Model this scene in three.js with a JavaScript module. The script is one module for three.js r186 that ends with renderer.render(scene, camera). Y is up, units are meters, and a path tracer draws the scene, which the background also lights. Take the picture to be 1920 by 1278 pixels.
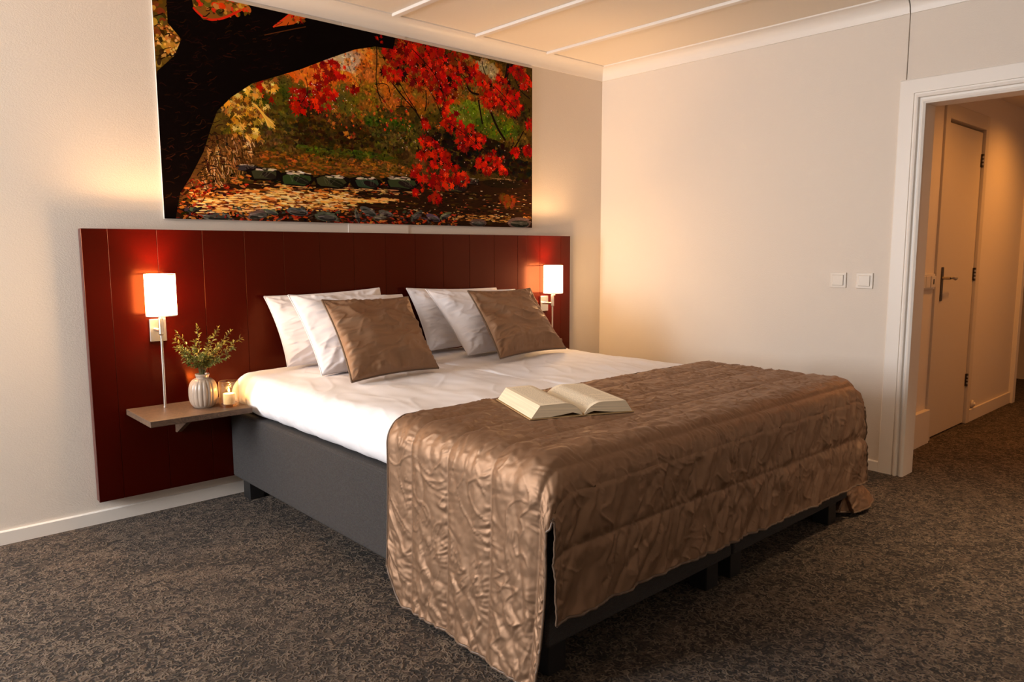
import * as THREE from 'three';
import { RoundedBoxGeometry } from 'three/addons/geometries/RoundedBoxGeometry.js';
import { mergeGeometries, mergeVertices, toCreasedNormals } from 'three/addons/utils/BufferGeometryUtils.js';
import { RectAreaLightUniformsLib } from 'three/addons/lights/RectAreaLightUniformsLib.js';
import { createNoise3D } from 'simplex-noise';

// ================= camera, sky, daylight, exposure =================
RectAreaLightUniformsLib.init();
const scene = new THREE.Scene();
const camera = new THREE.PerspectiveCamera(2 * Math.atan(639 / 1396.07) * 180 / Math.PI, 1920 / 1278, 0.05, 60);
{
  const yaw = 42.1973 * Math.PI / 180, pitch = 6.9534 * Math.PI / 180, roll = -0.1169 * Math.PI / 180;
  const fwd = new THREE.Vector3(Math.sin(yaw) * Math.cos(pitch), -Math.sin(pitch), -Math.cos(yaw) * Math.cos(pitch));
  const right = new THREE.Vector3(Math.cos(yaw), 0, Math.sin(yaw)), up = new THREE.Vector3().crossVectors(right, fwd);
  camera.position.set(-0.88, 1.1511, 3.4497);
  camera.up.copy(up).multiplyScalar(Math.cos(roll)).addScaledVector(right, -Math.sin(roll));
  camera.lookAt(camera.position.clone().add(fwd));
}
const SKY = new THREE.Color().setRGB(0.85, 0.93, 1.0);
scene.background = SKY;
// daylight enters by the window in the left wall (x = -3.4), left of the bed
const WIN = { x: -3.4, z0: 0.08, z1: 1.28, y0: 0.75, y1: 2.27 };
const daylight = new THREE.RectAreaLight(new THREE.Color().setRGB(0.96, 0.97, 1.0), 41, WIN.z1 - WIN.z0 - 0.1, WIN.y1 - WIN.y0 - 0.1);
daylight.position.set(WIN.x + 0.02, (WIN.y0 + WIN.y1) / 2, (WIN.z0 + WIN.z1) / 2);
daylight.lookAt(10, daylight.position.y, daylight.position.z);
daylight.name = 'window_daylight'; scene.add(daylight);
const renderer = new THREE.WebGLRenderer({ antialias: true });
renderer.toneMapping = THREE.LinearToneMapping;
renderer.toneMappingExposure = 0.83;
renderer.shadowMap.enabled = true;
const LAMP_COLOUR = new THREE.Color().setRGB(1.0, 0.56, 0.25), LAMP_POWER = 0.03, LAMP_UP = 3.4, LAMP_DOWN = 1.0, SHADE_GLOW = 23, ENTRY_POWER = 18, HALL_POWER = 4.2, CANDLE_POWER = 0.05;

// ================= helpers =================
function rng(seed) { let a = seed >>> 0; return () => { a |= 0; a = (a + 0x6d2b79f5) | 0; let t = Math.imul(a ^ (a >>> 15), 1 | a); t = (t + Math.imul(t ^ (t >>> 7), 61 | t)) ^ t; return ((t ^ (t >>> 14)) >>> 0) / 4294967296; }; }
const noise = createNoise3D(rng(5)), lin = (r, g, b) => new THREE.Color().setRGB(r, g, b);
const sm = (a, b, x) => { const t = Math.min(1, Math.max(0, (x - a) / (b - a))); return t * t * (3 - 2 * t); };
const V = (x, y, z) => new THREE.Vector3(x, y, z);
const taken = new Map();
function numbered(name) { const n = taken.get(name) || 0; taken.set(name, n + 1); return n ? `${name}_${String(n).padStart(3, '0')}` : name; }
function metreUV(geo) {                                       // uv in metres, from the face a vertex lies on
  const p = geo.attributes.position, n = geo.attributes.normal, uv = new Float32Array(p.count * 2);
  for (let i = 0; i < p.count; i++) {
    const ax = Math.abs(n.getX(i)), ay = Math.abs(n.getY(i)), az = Math.abs(n.getZ(i));
    const [u, v] = ay >= ax && ay >= az ? [p.getX(i), p.getZ(i)] : ax >= az ? [p.getZ(i), p.getY(i)] : [p.getX(i), p.getY(i)];
    uv[2 * i] = u; uv[2 * i + 1] = v;
  }
  geo.setAttribute('uv', new THREE.BufferAttribute(uv, 2)); return geo;
}
function box(x0, x1, y0, y1, z0, z1, r = 0) {
  const g = r ? new RoundedBoxGeometry(x1 - x0, y1 - y0, z1 - z0, 2, r) : new THREE.BoxGeometry(x1 - x0, y1 - y0, z1 - z0);
  const q = g.index ? g.toNonIndexed() : g; q.translate((x0 + x1) / 2, (y0 + y1) / 2, (z0 + z1) / 2); return metreUV(q);
}
function tube(pts, r, seg = 24, rad = 8, closed = false) { return new THREE.TubeGeometry(new THREE.CatmullRomCurve3(pts, closed), seg, r, rad, closed).toNonIndexed(); }
function lathe(pts, x, y, z, seg = 40) { const g = new THREE.LatheGeometry(pts.map(([a, b]) => new THREE.Vector2(a, b)), seg).toNonIndexed(); return g.translate(x, y, z); }
function cyl(r0, r1, a, b, seg = 24) {                        // a cylinder between two points
  const d = b.clone().sub(a), g = new THREE.CylinderGeometry(r1, r0, d.length(), seg).toNonIndexed();
  g.applyQuaternion(new THREE.Quaternion().setFromUnitVectors(V(0, 1, 0), d.clone().normalize())); const m = a.clone().add(b).multiplyScalar(0.5); return g.translate(m.x, m.y, m.z);
}
function sweep(profile, along, a, b) {                        // profile: points (out, up); extruded from a to b along x or z
  const s = new THREE.Shape(profile.map(([u, v]) => new THREE.Vector2(u, v))), g = new THREE.ExtrudeGeometry(s, { depth: b - a, bevelEnabled: false, curveSegments: 12 });
  const p = g.attributes.position;
  for (let i = 0; i < p.count; i++) { const u = p.getX(i), v = p.getY(i), w = p.getZ(i) + a; along === 'x' ? p.setXYZ(i, w, v, u) : p.setXYZ(i, u, v, w); }
  if (along === 'x') for (let i = 0; i < p.count; i += 3) { const t = [p.getX(i), p.getY(i), p.getZ(i)]; p.setXYZ(i, p.getX(i + 1), p.getY(i + 1), p.getZ(i + 1)); p.setXYZ(i + 1, ...t); }
  g.computeVertexNormals(); return metreUV(toCreasedNormals(g, 0.7));
}
function mesh(name, geos, material, parent = scene) {
  const list = (Array.isArray(geos) ? geos : [geos]).map((g) => { const q = g.index ? g.toNonIndexed() : g; for (const k of Object.keys(q.attributes)) if (!['position', 'normal', 'uv'].includes(k)) q.deleteAttribute(k); return q; });
  const m = new THREE.Mesh(list.length > 1 ? mergeGeometries(list) : Array.isArray(geos) ? list[0] : geos, material);
  m.name = parent === scene ? numbered(name) : name; m.castShadow = m.receiveShadow = true; parent.add(m); return m;
}
function tag(o, label, category, group, kind) { Object.assign(o.userData, { label }); if (category) o.userData.category = category; if (group) o.userData.group = group; if (kind) o.userData.kind = kind; return o; }
function thing(name, label, category, at = [0, 0, 0], group) { const o = new THREE.Group(); o.name = numbered(name); o.position.set(...at); scene.add(o); return tag(o, label, category, group); }
function struct(name, geos, material, label, parent = scene) { const m = mesh(name, geos, material, parent); m.userData.kind = 'structure'; if (label) m.userData.label = label; return m; }
function grid(nu, nv, f, uvf, flip = false) {                 // a smooth surface over (0..nu, 0..nv); f gives a point, or null for a hole
  const idx = new Int32Array((nu + 1) * (nv + 1)).fill(-1), pos = [], uv = [], tri = [];
  for (let j = 0; j <= nv; j++) for (let i = 0; i <= nu; i++) { const p = f(i, j); if (!p) continue; idx[j * (nu + 1) + i] = pos.length / 3; pos.push(p.x, p.y, p.z); uv.push(...uvf(i, j)); }
  for (let j = 0; j < nv; j++) for (let i = 0; i < nu; i++) {
    const a = idx[j * (nu + 1) + i], b = idx[j * (nu + 1) + i + 1], c = idx[(j + 1) * (nu + 1) + i + 1], d = idx[(j + 1) * (nu + 1) + i];
    if (a < 0 || b < 0 || c < 0 || d < 0) continue;
    flip ? tri.push(a, c, b, a, d, c) : tri.push(a, b, c, a, c, d);
  }
  const g = new THREE.BufferGeometry(); g.setAttribute('position', new THREE.Float32BufferAttribute(pos, 3)); g.setAttribute('uv', new THREE.Float32BufferAttribute(uv, 2)); g.setIndex(tri); g.computeVertexNormals(); return g;
}

// ================= computed textures =================
function dataTexture(n, f, repeat, srgb) {                    // f(x, y) gives [r, g, b] 0..255, periodic over the tile
  const d = new Uint8Array(n * n * 4);
  for (let y = 0; y < n; y++) for (let x = 0; x < n; x++) { const q = f(x / n, y / n); d.set([q[0], q[1], q[2], 255], (y * n + x) * 4); }
  const t = new THREE.DataTexture(d, n, n); t.wrapS = t.wrapT = THREE.RepeatWrapping; t.magFilter = THREE.LinearFilter; t.minFilter = THREE.LinearMipmapLinearFilter; t.generateMipmaps = true;
  t.repeat.set(repeat, repeat); if (srgb) t.colorSpace = THREE.SRGBColorSpace; t.needsUpdate = true; return t;
}
const torus = (u, v, k, s = 0) => { const a = 2 * Math.PI * u, b = 2 * Math.PI * v; return noise(Math.cos(a) * k + s, Math.sin(a) * k + Math.cos(b) * k * 1.7, Math.sin(b) * k * 1.7 + s * 0.37); };
const grey = (v) => { const q = Math.max(0, Math.min(255, v)); return [q, q, q]; };
const plasterTex = dataTexture(512, (u, v) => grey(128 + 50 * torus(u, v, 9) + 40 * torus(u, v, 19, 7) + 30 * torus(u, v, 34, 3)), 1 / 0.5);
const fabricTex = dataTexture(512, (u, v) => { const q = 128 + 55 * Math.sin(u * 512 * Math.PI / 2) * Math.sin(v * 512 * Math.PI / 2) + 50 * torus(u, v, 30, 2) + 40 * torus(u, v, 70, 5); return grey(q); }, 1 / 0.3);
const heatherTex = dataTexture(512, (u, v) => { const q = 200 + 52 * torus(u, v, 40, 4) + 50 * torus(u * 3, v, 22, 8) + 24 * torus(u, v, 4, 1); return [q, q * 0.985, q * 0.965]; }, 1 / 0.4, true);
const satinTex = dataTexture(512, (u, v) => grey(128 + 40 * torus(u, v * 1, 14, 6) + 30 * torus(u, v, 36, 9) + 14 * Math.sin(u * 512 * Math.PI / 2)), 1 / 0.12);
function carpet() {                                           // looped pile: light curled yarn on a dark mottled ground; one tile is 3 m
  const N = 2048, r = rng(21), c = document.createElement('canvas'), h = document.createElement('canvas'); c.width = c.height = h.width = h.height = N;
  const g = c.getContext('2d'), b = h.getContext('2d');
  const im = g.createImageData(N, N), d = im.data;
  for (let y = 0; y < N; y++) for (let x = 0; x < N; x++) {
    const u = x / N, v = y / N, patch = torus(u, v, 1.3, 2) * 0.5 + torus(u, v, 3.2, 5) * 0.4 + torus(u * 1, v, 7, 9) * 0.25, f = 1 + patch * 0.38 + (r() - 0.5) * 0.5;
    const i = (y * N + x) * 4; d[i] = 72 * f; d[i + 1] = 60 * f; d[i + 2] = 50 * f; d[i + 3] = 255;
  }
  g.putImageData(im, 0, 0); b.fillStyle = '#555'; b.fillRect(0, 0, N, N);
  const worm = (x, y, a, len, bend, w, col, ht) => {
    for (const [q, s] of [[g, col], [b, ht]]) for (const ox of [0, x > N - 60 ? -N : x < 60 ? N : 0]) for (const oy of [0, y > N - 60 ? -N : y < 60 ? N : 0]) {
      q.strokeStyle = s; q.lineWidth = w; q.lineCap = 'round'; q.beginPath(); let px = x + ox, py = y + oy, t = a; q.moveTo(px, py);
      for (let k = 0; k < 5; k++) { t += bend; px += Math.cos(t) * len / 5; py += Math.sin(t) * len / 5; q.lineTo(px, py); } q.stroke();
    }
  };
  for (let i = 0; i < 42000; i++) { const x = r() * N, y = r() * N, a = (r() < 0.55 ? Math.round(r() * 4) * Math.PI / 2 : r() * 6.3) + (r() - 0.5) * 0.4; worm(x, y, a, 8 + r() * 16, (r() - 0.5) * 1.3, 2.6 + r() * 2, `rgba(30,25,22,${0.15 + r() * 0.3})`, '#222'); }
  for (let i = 0; i < 70000; i++) {
    const x = r() * N, y = r() * N, k = 0.5 + 0.5 * torus(x / N, y / N, 2.6, 12), a = (r() < 0.55 ? Math.round(r() * 4) * Math.PI / 2 : r() * 6.3) + (r() - 0.5) * 0.5; if (r() > 0.35 + 0.75 * k) continue;
    const q = 80 + r() * 44; worm(x, y, a, 6 + r() * 14, (r() - 0.5) * 1.7, 1.4 + r() * 1.3, `rgba(${q | 0},${(q * 0.87) | 0},${(q * 0.74) | 0},${0.28 + r() * 0.46})`, '#bbb');
  }
  return [c, h].map((q, i) => { const t = new THREE.CanvasTexture(q); t.wrapS = t.wrapT = THREE.RepeatWrapping; t.repeat.set(1 / 3, 1 / 3); if (!i) t.colorSpace = THREE.SRGBColorSpace; return t; });
}
const [carpetMap, carpetBump] = carpet();
function woodTex() {                                          // grey-brown oak decor, grain along u; one tile is 0.6 m
  return dataTexture(512, (u, v) => { const w = torus(u * 1, v, 1.2, 3) * 0.9, g = torus(u, v * 1, 3, 4), f = Math.sin((v * 22 + w * 3.4) * 2 * Math.PI) * 0.10 + Math.sin((v * 66 + w * 6) * 2 * Math.PI) * 0.05 + g * 0.10 + torus(u * 1, v * 9, 5, 6) * 0.08; return [96 * (1 + f), 74 * (1 + f), 58 * (1 + f)]; }, 1 / 0.6, true);
}
function pageTex() {                                          // a printed page: grey lines of words too small to read
  const c = document.createElement('canvas'); c.width = 512; c.height = 900; const g = c.getContext('2d'), r = rng(9); g.fillStyle = 'rgb(238,224,198)'; g.fillRect(0, 0, 512, 900);
  for (let y = 60; y < 850; y += 15) { let x = 46 + (r() < 0.12 ? 24 : 0); const end = r() < 0.1 ? 260 : 466; while (x < end) { const w = 8 + r() * 34; g.fillStyle = `rgba(90,78,66,${0.35 + r() * 0.2})`; g.fillRect(x, y, Math.min(w, end - x), 5); x += w + 6; } }
  const t = new THREE.CanvasTexture(c); t.colorSpace = THREE.SRGBColorSpace; return t;
}
function edgeTex() { return dataTexture(256, (u, v) => { const q = 226 + 14 * noise(v * 90, 1, 0) + 8 * noise(v * 30, 4, u * 2); return [q, q * 0.925, q * 0.79]; }, 1, true); }

// ================= materials =================
const M = {
  wall: new THREE.MeshStandardMaterial({ color: lin(0.74, 0.665, 0.585), roughness: 0.85, bumpMap: plasterTex, bumpScale: 0.0008 }),
  trim: new THREE.MeshStandardMaterial({ color: lin(0.82, 0.77, 0.71), roughness: 0.42 }),
  ceiling: new THREE.MeshStandardMaterial({ color: lin(0.84, 0.76, 0.65), roughness: 0.8, bumpMap: plasterTex, bumpScale: 0.0006 }),
  seam: new THREE.MeshStandardMaterial({ color: lin(0.45, 0.36, 0.27), roughness: 0.9 }),
  carpet: new THREE.MeshStandardMaterial({ map: carpetMap, bumpMap: carpetBump, bumpScale: 0.004, roughness: 1 }),
  red: new THREE.MeshPhysicalMaterial({ color: lin(0.034, 0.0008, 0.0006), roughness: 0.24, ior: 1.62, specularIntensity: 0.9, specularColor: lin(1.0, 0.28, 0.10) }),
  redEdge: new THREE.MeshStandardMaterial({ color: lin(0.10, 0.035, 0.026), roughness: 0.6 }),
  base: new THREE.MeshStandardMaterial({ color: lin(0.068, 0.060, 0.058), map: heatherTex, roughness: 0.95, bumpMap: fabricTex, bumpScale: 0.0012 }),
  black: new THREE.MeshStandardMaterial({ color: lin(0.012, 0.011, 0.011), roughness: 0.45 }),
  linen: new THREE.MeshPhysicalMaterial({ color: lin(0.84, 0.815, 0.83), roughness: 0.8, sheen: 0.25, sheenRoughness: 0.5, bumpMap: fabricTex, bumpScale: 0.0002 }),
  pillowcase: new THREE.MeshPhysicalMaterial({ color: lin(0.78, 0.74, 0.75), roughness: 0.8, sheen: 0.2, sheenRoughness: 0.5, bumpMap: fabricTex, bumpScale: 0.0002 }),
  satin: new THREE.MeshPhysicalMaterial({ color: lin(0.29, 0.176, 0.108), metalness: 0.78, roughness: 0.55, sheen: 0.1, sheenRoughness: 0.35, sheenColor: lin(0.6, 0.40, 0.26), bumpMap: satinTex, bumpScale: 0.0003 }),
  satinEdge: new THREE.MeshPhysicalMaterial({ color: lin(0.125, 0.078, 0.05), roughness: 0.42, sheen: 0.4, sheenColor: lin(0.6, 0.42, 0.3) }),
  thread: new THREE.MeshStandardMaterial({ color: lin(0.10, 0.062, 0.04), roughness: 0.6 }),
  nickel: new THREE.MeshStandardMaterial({ color: lin(0.72, 0.67, 0.60), metalness: 1, roughness: 0.3 }),
  steelDark: new THREE.MeshStandardMaterial({ color: lin(0.13, 0.11, 0.09), metalness: 1, roughness: 0.35 }),
  steel: new THREE.MeshStandardMaterial({ color: lin(0.55, 0.5, 0.44), metalness: 1, roughness: 0.35 }),
  shade: new THREE.MeshPhysicalMaterial({ color: lin(0.9, 0.84, 0.74), roughness: 0.9, emissive: lin(1.0, 0.60, 0.27), emissiveIntensity: SHADE_GLOW }),
  shadeTrim: new THREE.MeshStandardMaterial({ color: lin(0.85, 0.78, 0.68), roughness: 0.8 }),
  wood: new THREE.MeshStandardMaterial({ map: woodTex(), roughness: 0.5 }),
  ceramic: new THREE.MeshPhysicalMaterial({ color: lin(0.36, 0.28, 0.215), roughness: 0.32, clearcoat: 0.3, clearcoatRoughness: 0.2 }),
  stem: new THREE.MeshStandardMaterial({ color: lin(0.09, 0.085, 0.02), roughness: 0.6 }),
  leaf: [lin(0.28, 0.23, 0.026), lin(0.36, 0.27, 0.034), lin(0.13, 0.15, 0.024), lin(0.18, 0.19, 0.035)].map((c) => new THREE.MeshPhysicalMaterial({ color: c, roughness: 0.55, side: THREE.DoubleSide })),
  amberGlass: new THREE.MeshPhysicalMaterial({ color: lin(1.0, 0.84, 0.60), transmission: 1, thickness: 0, roughness: 0.16, ior: 1.5, side: THREE.DoubleSide }),
  wax: new THREE.MeshPhysicalMaterial({ color: lin(0.9, 0.82, 0.68), roughness: 0.55 }),
  flame: new THREE.MeshStandardMaterial({ color: lin(0, 0, 0), emissive: lin(1.0, 0.66, 0.26), emissiveIntensity: 9 }),
  wick: new THREE.MeshStandardMaterial({ color: lin(0.02, 0.015, 0.01), roughness: 1 }),
  page: new THREE.MeshStandardMaterial({ map: pageTex(), roughness: 0.85 }),
  pageEdge: new THREE.MeshStandardMaterial({ map: edgeTex(), roughness: 0.9 }),
  cover: new THREE.MeshStandardMaterial({ color: lin(0.42, 0.27, 0.12), roughness: 0.6 }),
  white: new THREE.MeshStandardMaterial({ color: lin(0.72, 0.66, 0.585), roughness: 0.35 }),
  door: new THREE.MeshStandardMaterial({ color: lin(0.66, 0.58, 0.48), roughness: 0.5 }),
  glassPane: new THREE.MeshPhysicalMaterial({ color: lin(1, 1, 1), transmission: 1, thickness: 0, roughness: 0, ior: 1.5 }),
  downlight: new THREE.MeshStandardMaterial({ color: lin(0, 0, 0), emissive: lin(1.0, 0.66, 0.34), emissiveIntensity: 6 }),
  fixture: new THREE.MeshStandardMaterial({ color: lin(0.7, 0.66, 0.6), roughness: 0.4 }),
};
// ---------- the print over the headboard: an autumn stream, painted in the print's own pixels (2048 x 902) ----------
function autumnPrint() {
  const W = 2048, H = 902, c = document.createElement('canvas'); c.width = W; c.height = H;
  const g = c.getContext('2d'), r = rng(77);
  const R = (a, b) => a + (b - a) * r();
  const rgb = (q, j = 0) => `rgb(${q.map((v) => Math.max(0, Math.min(255, v + (r() - 0.5) * j)) | 0).join(',')})`;
  const poly = (pts, fill) => { g.fillStyle = fill; g.beginPath(); pts.forEach(([x, y], i) => (i ? g.lineTo(x, y) : g.moveTo(x, y))); g.closePath(); g.fill(); };
  const curve = (pts, width, colour) => {
    g.strokeStyle = colour; g.lineWidth = width; g.lineCap = 'round'; g.beginPath(); g.moveTo(...pts[0]);
    for (let i = 1; i < pts.length - 1; i++) g.quadraticCurveTo(pts[i][0], pts[i][1], (pts[i][0] + pts[i + 1][0]) / 2, (pts[i][1] + pts[i + 1][1]) / 2);
    g.lineTo(...pts[pts.length - 1]); g.stroke();
  };
  const dab = (x, y, w, h, a, colour, alpha = 1) => { g.globalAlpha = alpha; g.fillStyle = colour; g.save(); g.translate(x, y); g.rotate(a); g.beginPath(); g.ellipse(0, 0, w, h, 0, 0, 7); g.fill(); g.restore(); g.globalAlpha = 1; };
  const cloud = (x, y, rx, ry, n, cols, s0, s1, alpha, flat = 1) => { for (let i = 0; i < n; i++) { const a = R(0, 6.3), d = Math.sqrt(r()); dab(x + Math.cos(a) * d * rx, y + Math.sin(a) * d * ry, R(s0, s1), R(s0, s1) * flat, flat < 1 ? R(-0.15, 0.15) : R(0, 3), rgb(cols[(r() * cols.length) | 0], 26), alpha); } };
  const lobes = [[0, -1], [0.16, -0.45], [0.62, -0.72], [0.45, -0.25], [0.98, -0.12], [0.5, 0.1], [0.58, 0.5], [0.12, 0.3], [0, 0.5], [-0.12, 0.3], [-0.58, 0.5], [-0.5, 0.1], [-0.98, -0.12], [-0.45, -0.25], [-0.62, -0.72], [-0.16, -0.45]];
  const maple = (x, y, s, a, colour) => { const ca = Math.cos(a), sa = Math.sin(a), k = R(0.45, 1), f = lobes.map(([u, v], i) => { const q = i % 2 ? R(0.8, 1.1) : R(0.6, 1.35); return [u * q * k, v * q]; }); poly(f.map(([u, v]) => [x + s * (u * ca - v * sa), y + s * (u * sa + v * ca)]), colour); };
  const leaves = (x, y, rad, n, cols, s0, s1) => { for (let i = 0; i < n; i++) { const a = R(0, 6.3), d = Math.sqrt(r()) * rad; const lx = x + Math.cos(a) * d, ly = y + Math.sin(a) * d * 0.8, f = R(0.62, 1.12), q = cols[(r() * cols.length) | 0]; maple(lx, ly, R(s0, s1), R(2.0, 4.3), rgb(q.map((v) => v * f), 20)); if (r() < 0.3) curve([[lx, ly], [lx + R(-9, 9), ly + R(4, 16)]], 1.6, rgb([70, 8, 6], 10)); } };
  // far wood: olive and brown depths with an orange opening in the middle
  g.fillStyle = 'rgb(70,52,16)'; g.fillRect(0, 0, W, H);
  cloud(1000, 330, 1050, 300, 900, [[92, 70, 20], [70, 60, 18], [110, 84, 26], [48, 38, 12]], 18, 60, 0.5);
  for (const [x, y, rx, ry, n, cols] of [
    [849, 194, 300, 120, 320, [[244, 120, 22], [252, 150, 46], [230, 92, 14], [240, 150, 64]]],
    [679, 275, 190, 60, 140, [[230, 100, 26], [240, 130, 40]]],
    [829, 138, 95, 45, 70, [[220, 196, 160], [206, 180, 146], [232, 150, 80]]],
    [1038, 223, 130, 110, 140, [[224, 120, 36], [196, 100, 30], [120, 96, 30]]],
    [1281, 218, 160, 110, 160, [[206, 96, 24], [170, 84, 24], [130, 100, 30]]],
    [1646, 157, 220, 150, 200, [[196, 90, 26], [150, 80, 24], [116, 100, 40]]],
    [1704, 63, 70, 40, 50, [[170, 160, 126], [150, 130, 90]]],
    [518, 359, 160, 80, 140, [[84, 80, 22], [66, 62, 18]]],
    [844, 343, 160, 70, 140, [[104, 92, 24], [80, 74, 22], [150, 96, 26]]],
    [1587, 314, 160, 60, 160, [[104, 120, 26], [84, 104, 22], [130, 130, 40]]],
    [1791, 356, 150, 50, 120, [[90, 108, 22], [60, 80, 16]]]]) cloud(x, y, rx, ry, n, cols, 10, 34, 0.55);
  // dark trunks and shrubs across the middle
  poly([[595, 357], [676, 338], [669, 548], [588, 560]], 'rgba(46,28,10,0.9)');
  for (const [x, y, rx, ry, n, cols] of [
    [512, 491, 130, 95, 260, [[76, 62, 18], [52, 40, 12], [96, 84, 30]]],
    [775, 482, 190, 85, 360, [[60, 42, 12], [78, 50, 16], [40, 28, 8], [98, 62, 18]]],
    [1080, 416, 150, 32, 160, [[58, 78, 16], [74, 94, 20], [40, 58, 12]]],
    [1090, 490, 120, 70, 220, [[62, 54, 16], [44, 36, 10], [92, 84, 30]]],
    [1501, 493, 260, 110, 200, [[30, 18, 8], [22, 12, 6], [44, 26, 10]]],
    [1914, 525, 180, 100, 160, [[26, 18, 8], [40, 30, 10]]],
    [772, 571, 240, 16, 160, [[72, 84, 18], [88, 92, 24]]],
    [936, 577, 180, 18, 120, [[64, 80, 18], [50, 60, 14]]],
    [434, 560, 140, 50, 160, [[110, 82, 34], [84, 62, 24], [64, 48, 16]]],
    [644, 641, 330, 48, 420, [[150, 84, 26], [120, 70, 22], [190, 96, 26], [96, 60, 20]]],
    [992, 635, 220, 40, 240, [[140, 88, 34], [110, 76, 26], [176, 100, 30]]]]) cloud(x, y, rx, ry, n, cols, 4, 15, 0.75, y > 560 ? 0.4 : 0.8);
  // the fall at the left with its streaks of water
  poly([[204, 557], [291, 540], [396, 573], [411, 658], [267, 678], [219, 757], [141, 811], [58, 823], [113, 714]], 'rgb(92,58,24)');
  for (let i = 0; i < 260; i++) { const u = r(), v = r(); const x = (1 - v) * (203 + u * 230) + v * (83 + u * 190), y = (1 - v) * 569 + v * 805 - u * 60; curve([[x, y], [x + R(-4, 14), y + 16], [x + R(-8, 24), y + R(30, 52)]], R(1.4, 4), rgb([[230, 190, 140], [190, 130, 70], [60, 36, 14], [150, 100, 50], [44, 26, 10]][(r() * 5) | 0], 20)); }
  // stream: gold ripples on the left, dark pool on the right
  poly([[56, 848], [263, 746], [876, 725], [2061, 619], [2061, 903], [-10, 907]], 'rgb(44,24,10)');
  const gold = [[246, 176, 84], [232, 140, 50], [255, 206, 124], [190, 96, 30], [110, 52, 18], [60, 30, 12]];
  for (let i = 0; i < 1500; i++) { const x = R(110, 873), y = R(743, 846); dab(x, y + (x < 560 ? (560 - x) * 0.12 : 0), R(6, 30), R(2, 5.5), R(-0.12, 0.12), rgb(gold[(r() * 6) | 0], 24), 0.9); }
  for (let i = 0; i < 340; i++) dab(R(819, 2044), R(716, 891), R(10, 34), R(2, 5), R(-0.05, 0.05), rgb([[58, 40, 12], [34, 22, 8], [80, 56, 18], [70, 30, 10], [26, 16, 6]][(r() * 5) | 0], 14), 0.8);
  for (let i = 0; i < 210; i++) dab(R(819, 2044), R(705, 877), R(2, 13), R(1, 2.4), 0, rgb([[236, 206, 160], [220, 160, 96], [190, 80, 50]][(r() * 3) | 0], 20), 0.95);
  cloud(1851, 757, 60, 44, 40, [[120, 60, 16], [150, 40, 20], [90, 70, 20]], 6, 20, 0.6);
  for (let i = 0; i < 60; i++) { const q = r(); dab(819 + q * 300, 795 - q * 12 + R(-9, 12), R(8, 30), R(2, 5), 0.05, rgb(gold[(r() * 3) | 0], 24), 0.9); }
  for (let i = 0; i < 130; i++) dab(R(1455, 2044), R(838, 877), R(8, 26), R(1.4, 3), R(-0.1, 0.1), rgb([[236, 180, 100], [210, 140, 60], [120, 70, 24]][(r() * 3) | 0], 20), 0.9);
  // the row of stones, each with a bright wet top
  const stone = (x, y, w, h) => {
    const rock = (k, q) => { const p = []; for (let i = 0; i < 11; i++) { const a = i / 11 * 6.283, e = (i % 2 ? 0.92 : 1.06) * R(0.88, 1.1); p.push([x + Math.sign(Math.cos(a)) * Math.pow(Math.abs(Math.cos(a)), 0.7) * w * k * e, y + h * 0.12 + Math.sign(Math.sin(a)) * Math.pow(Math.abs(Math.sin(a)), 0.7) * h * k * e]); } poly(p, q); };
    rock(1.04, 'rgb(20,12,8)'); rock(0.86, rgb([62, 54, 44], 26)); dab(x + w * 0.3, y + h * 0.25, w * 0.5, h * 0.5, 0.2, rgb([36, 28, 22], 10)); for (let i = 0; i < 7; i++) dab(x + R(-0.6, 0.6) * w, y - h * R(0.55, 0.85), w * R(0.08, 0.3), h * R(0.05, 0.14), R(-0.1, 0.2), rgb([222, 200, 172], 30), 0.95); for (let i = 0; i < 5; i++) curve([[x + R(-0.5, 0.6) * w, y - h * 0.5], [x + R(-0.4, 0.7) * w, y + h * 0.5]], R(1, 3), 'rgba(150,136,118,0.35)');
  };
  for (const [x, y, w, h] of [[351, 676, 52, 15], [428, 697, 74, 30], [577, 708, 88, 34], [751, 710, 92, 33], [938, 705, 84, 30], [1140, 695, 104, 34], [1471, 687, 110, 36], [1584, 659, 60, 18]]) stone(x, y, w, h);
  for (let i = 0; i < 150; i++) { const q = r(); dab(282 + q * (1171 - 282), 711 + q * (709 - 711) + R(-6, 46), R(4, 15), R(2, 6), R(-0.5, 0.5), rgb([[170, 56, 20], [24, 14, 8], [110, 40, 14], [200, 120, 44], [30, 18, 10]][(r() * 5) | 0], 24)); }
  dab(1821, 662, 150, 24, 0, 'rgb(32,22,10)'); dab(1851, 636, 130, 3, 0, 'rgb(150,110,70)');
  for (let i = 0; i < 90; i++) dab(R(352, 1233), R(732, 756), R(8, 40), R(1, 2.4), 0, rgb(r() < 0.5 ? [226, 170, 100] : [26, 14, 8], 20));
  // fallen leaves and slate-grey leaves along the near bank
  for (let i = 0; i < 620; i++) dab(R(47, 1497), R(835, 909), R(4, 18), R(2, 7), R(-0.7, 0.7), rgb([[190, 60, 24], [120, 34, 14], [40, 22, 12], [20, 14, 10], [210, 120, 50], [70, 64, 58]][(r() * 6) | 0], 26), 0.95);
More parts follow.
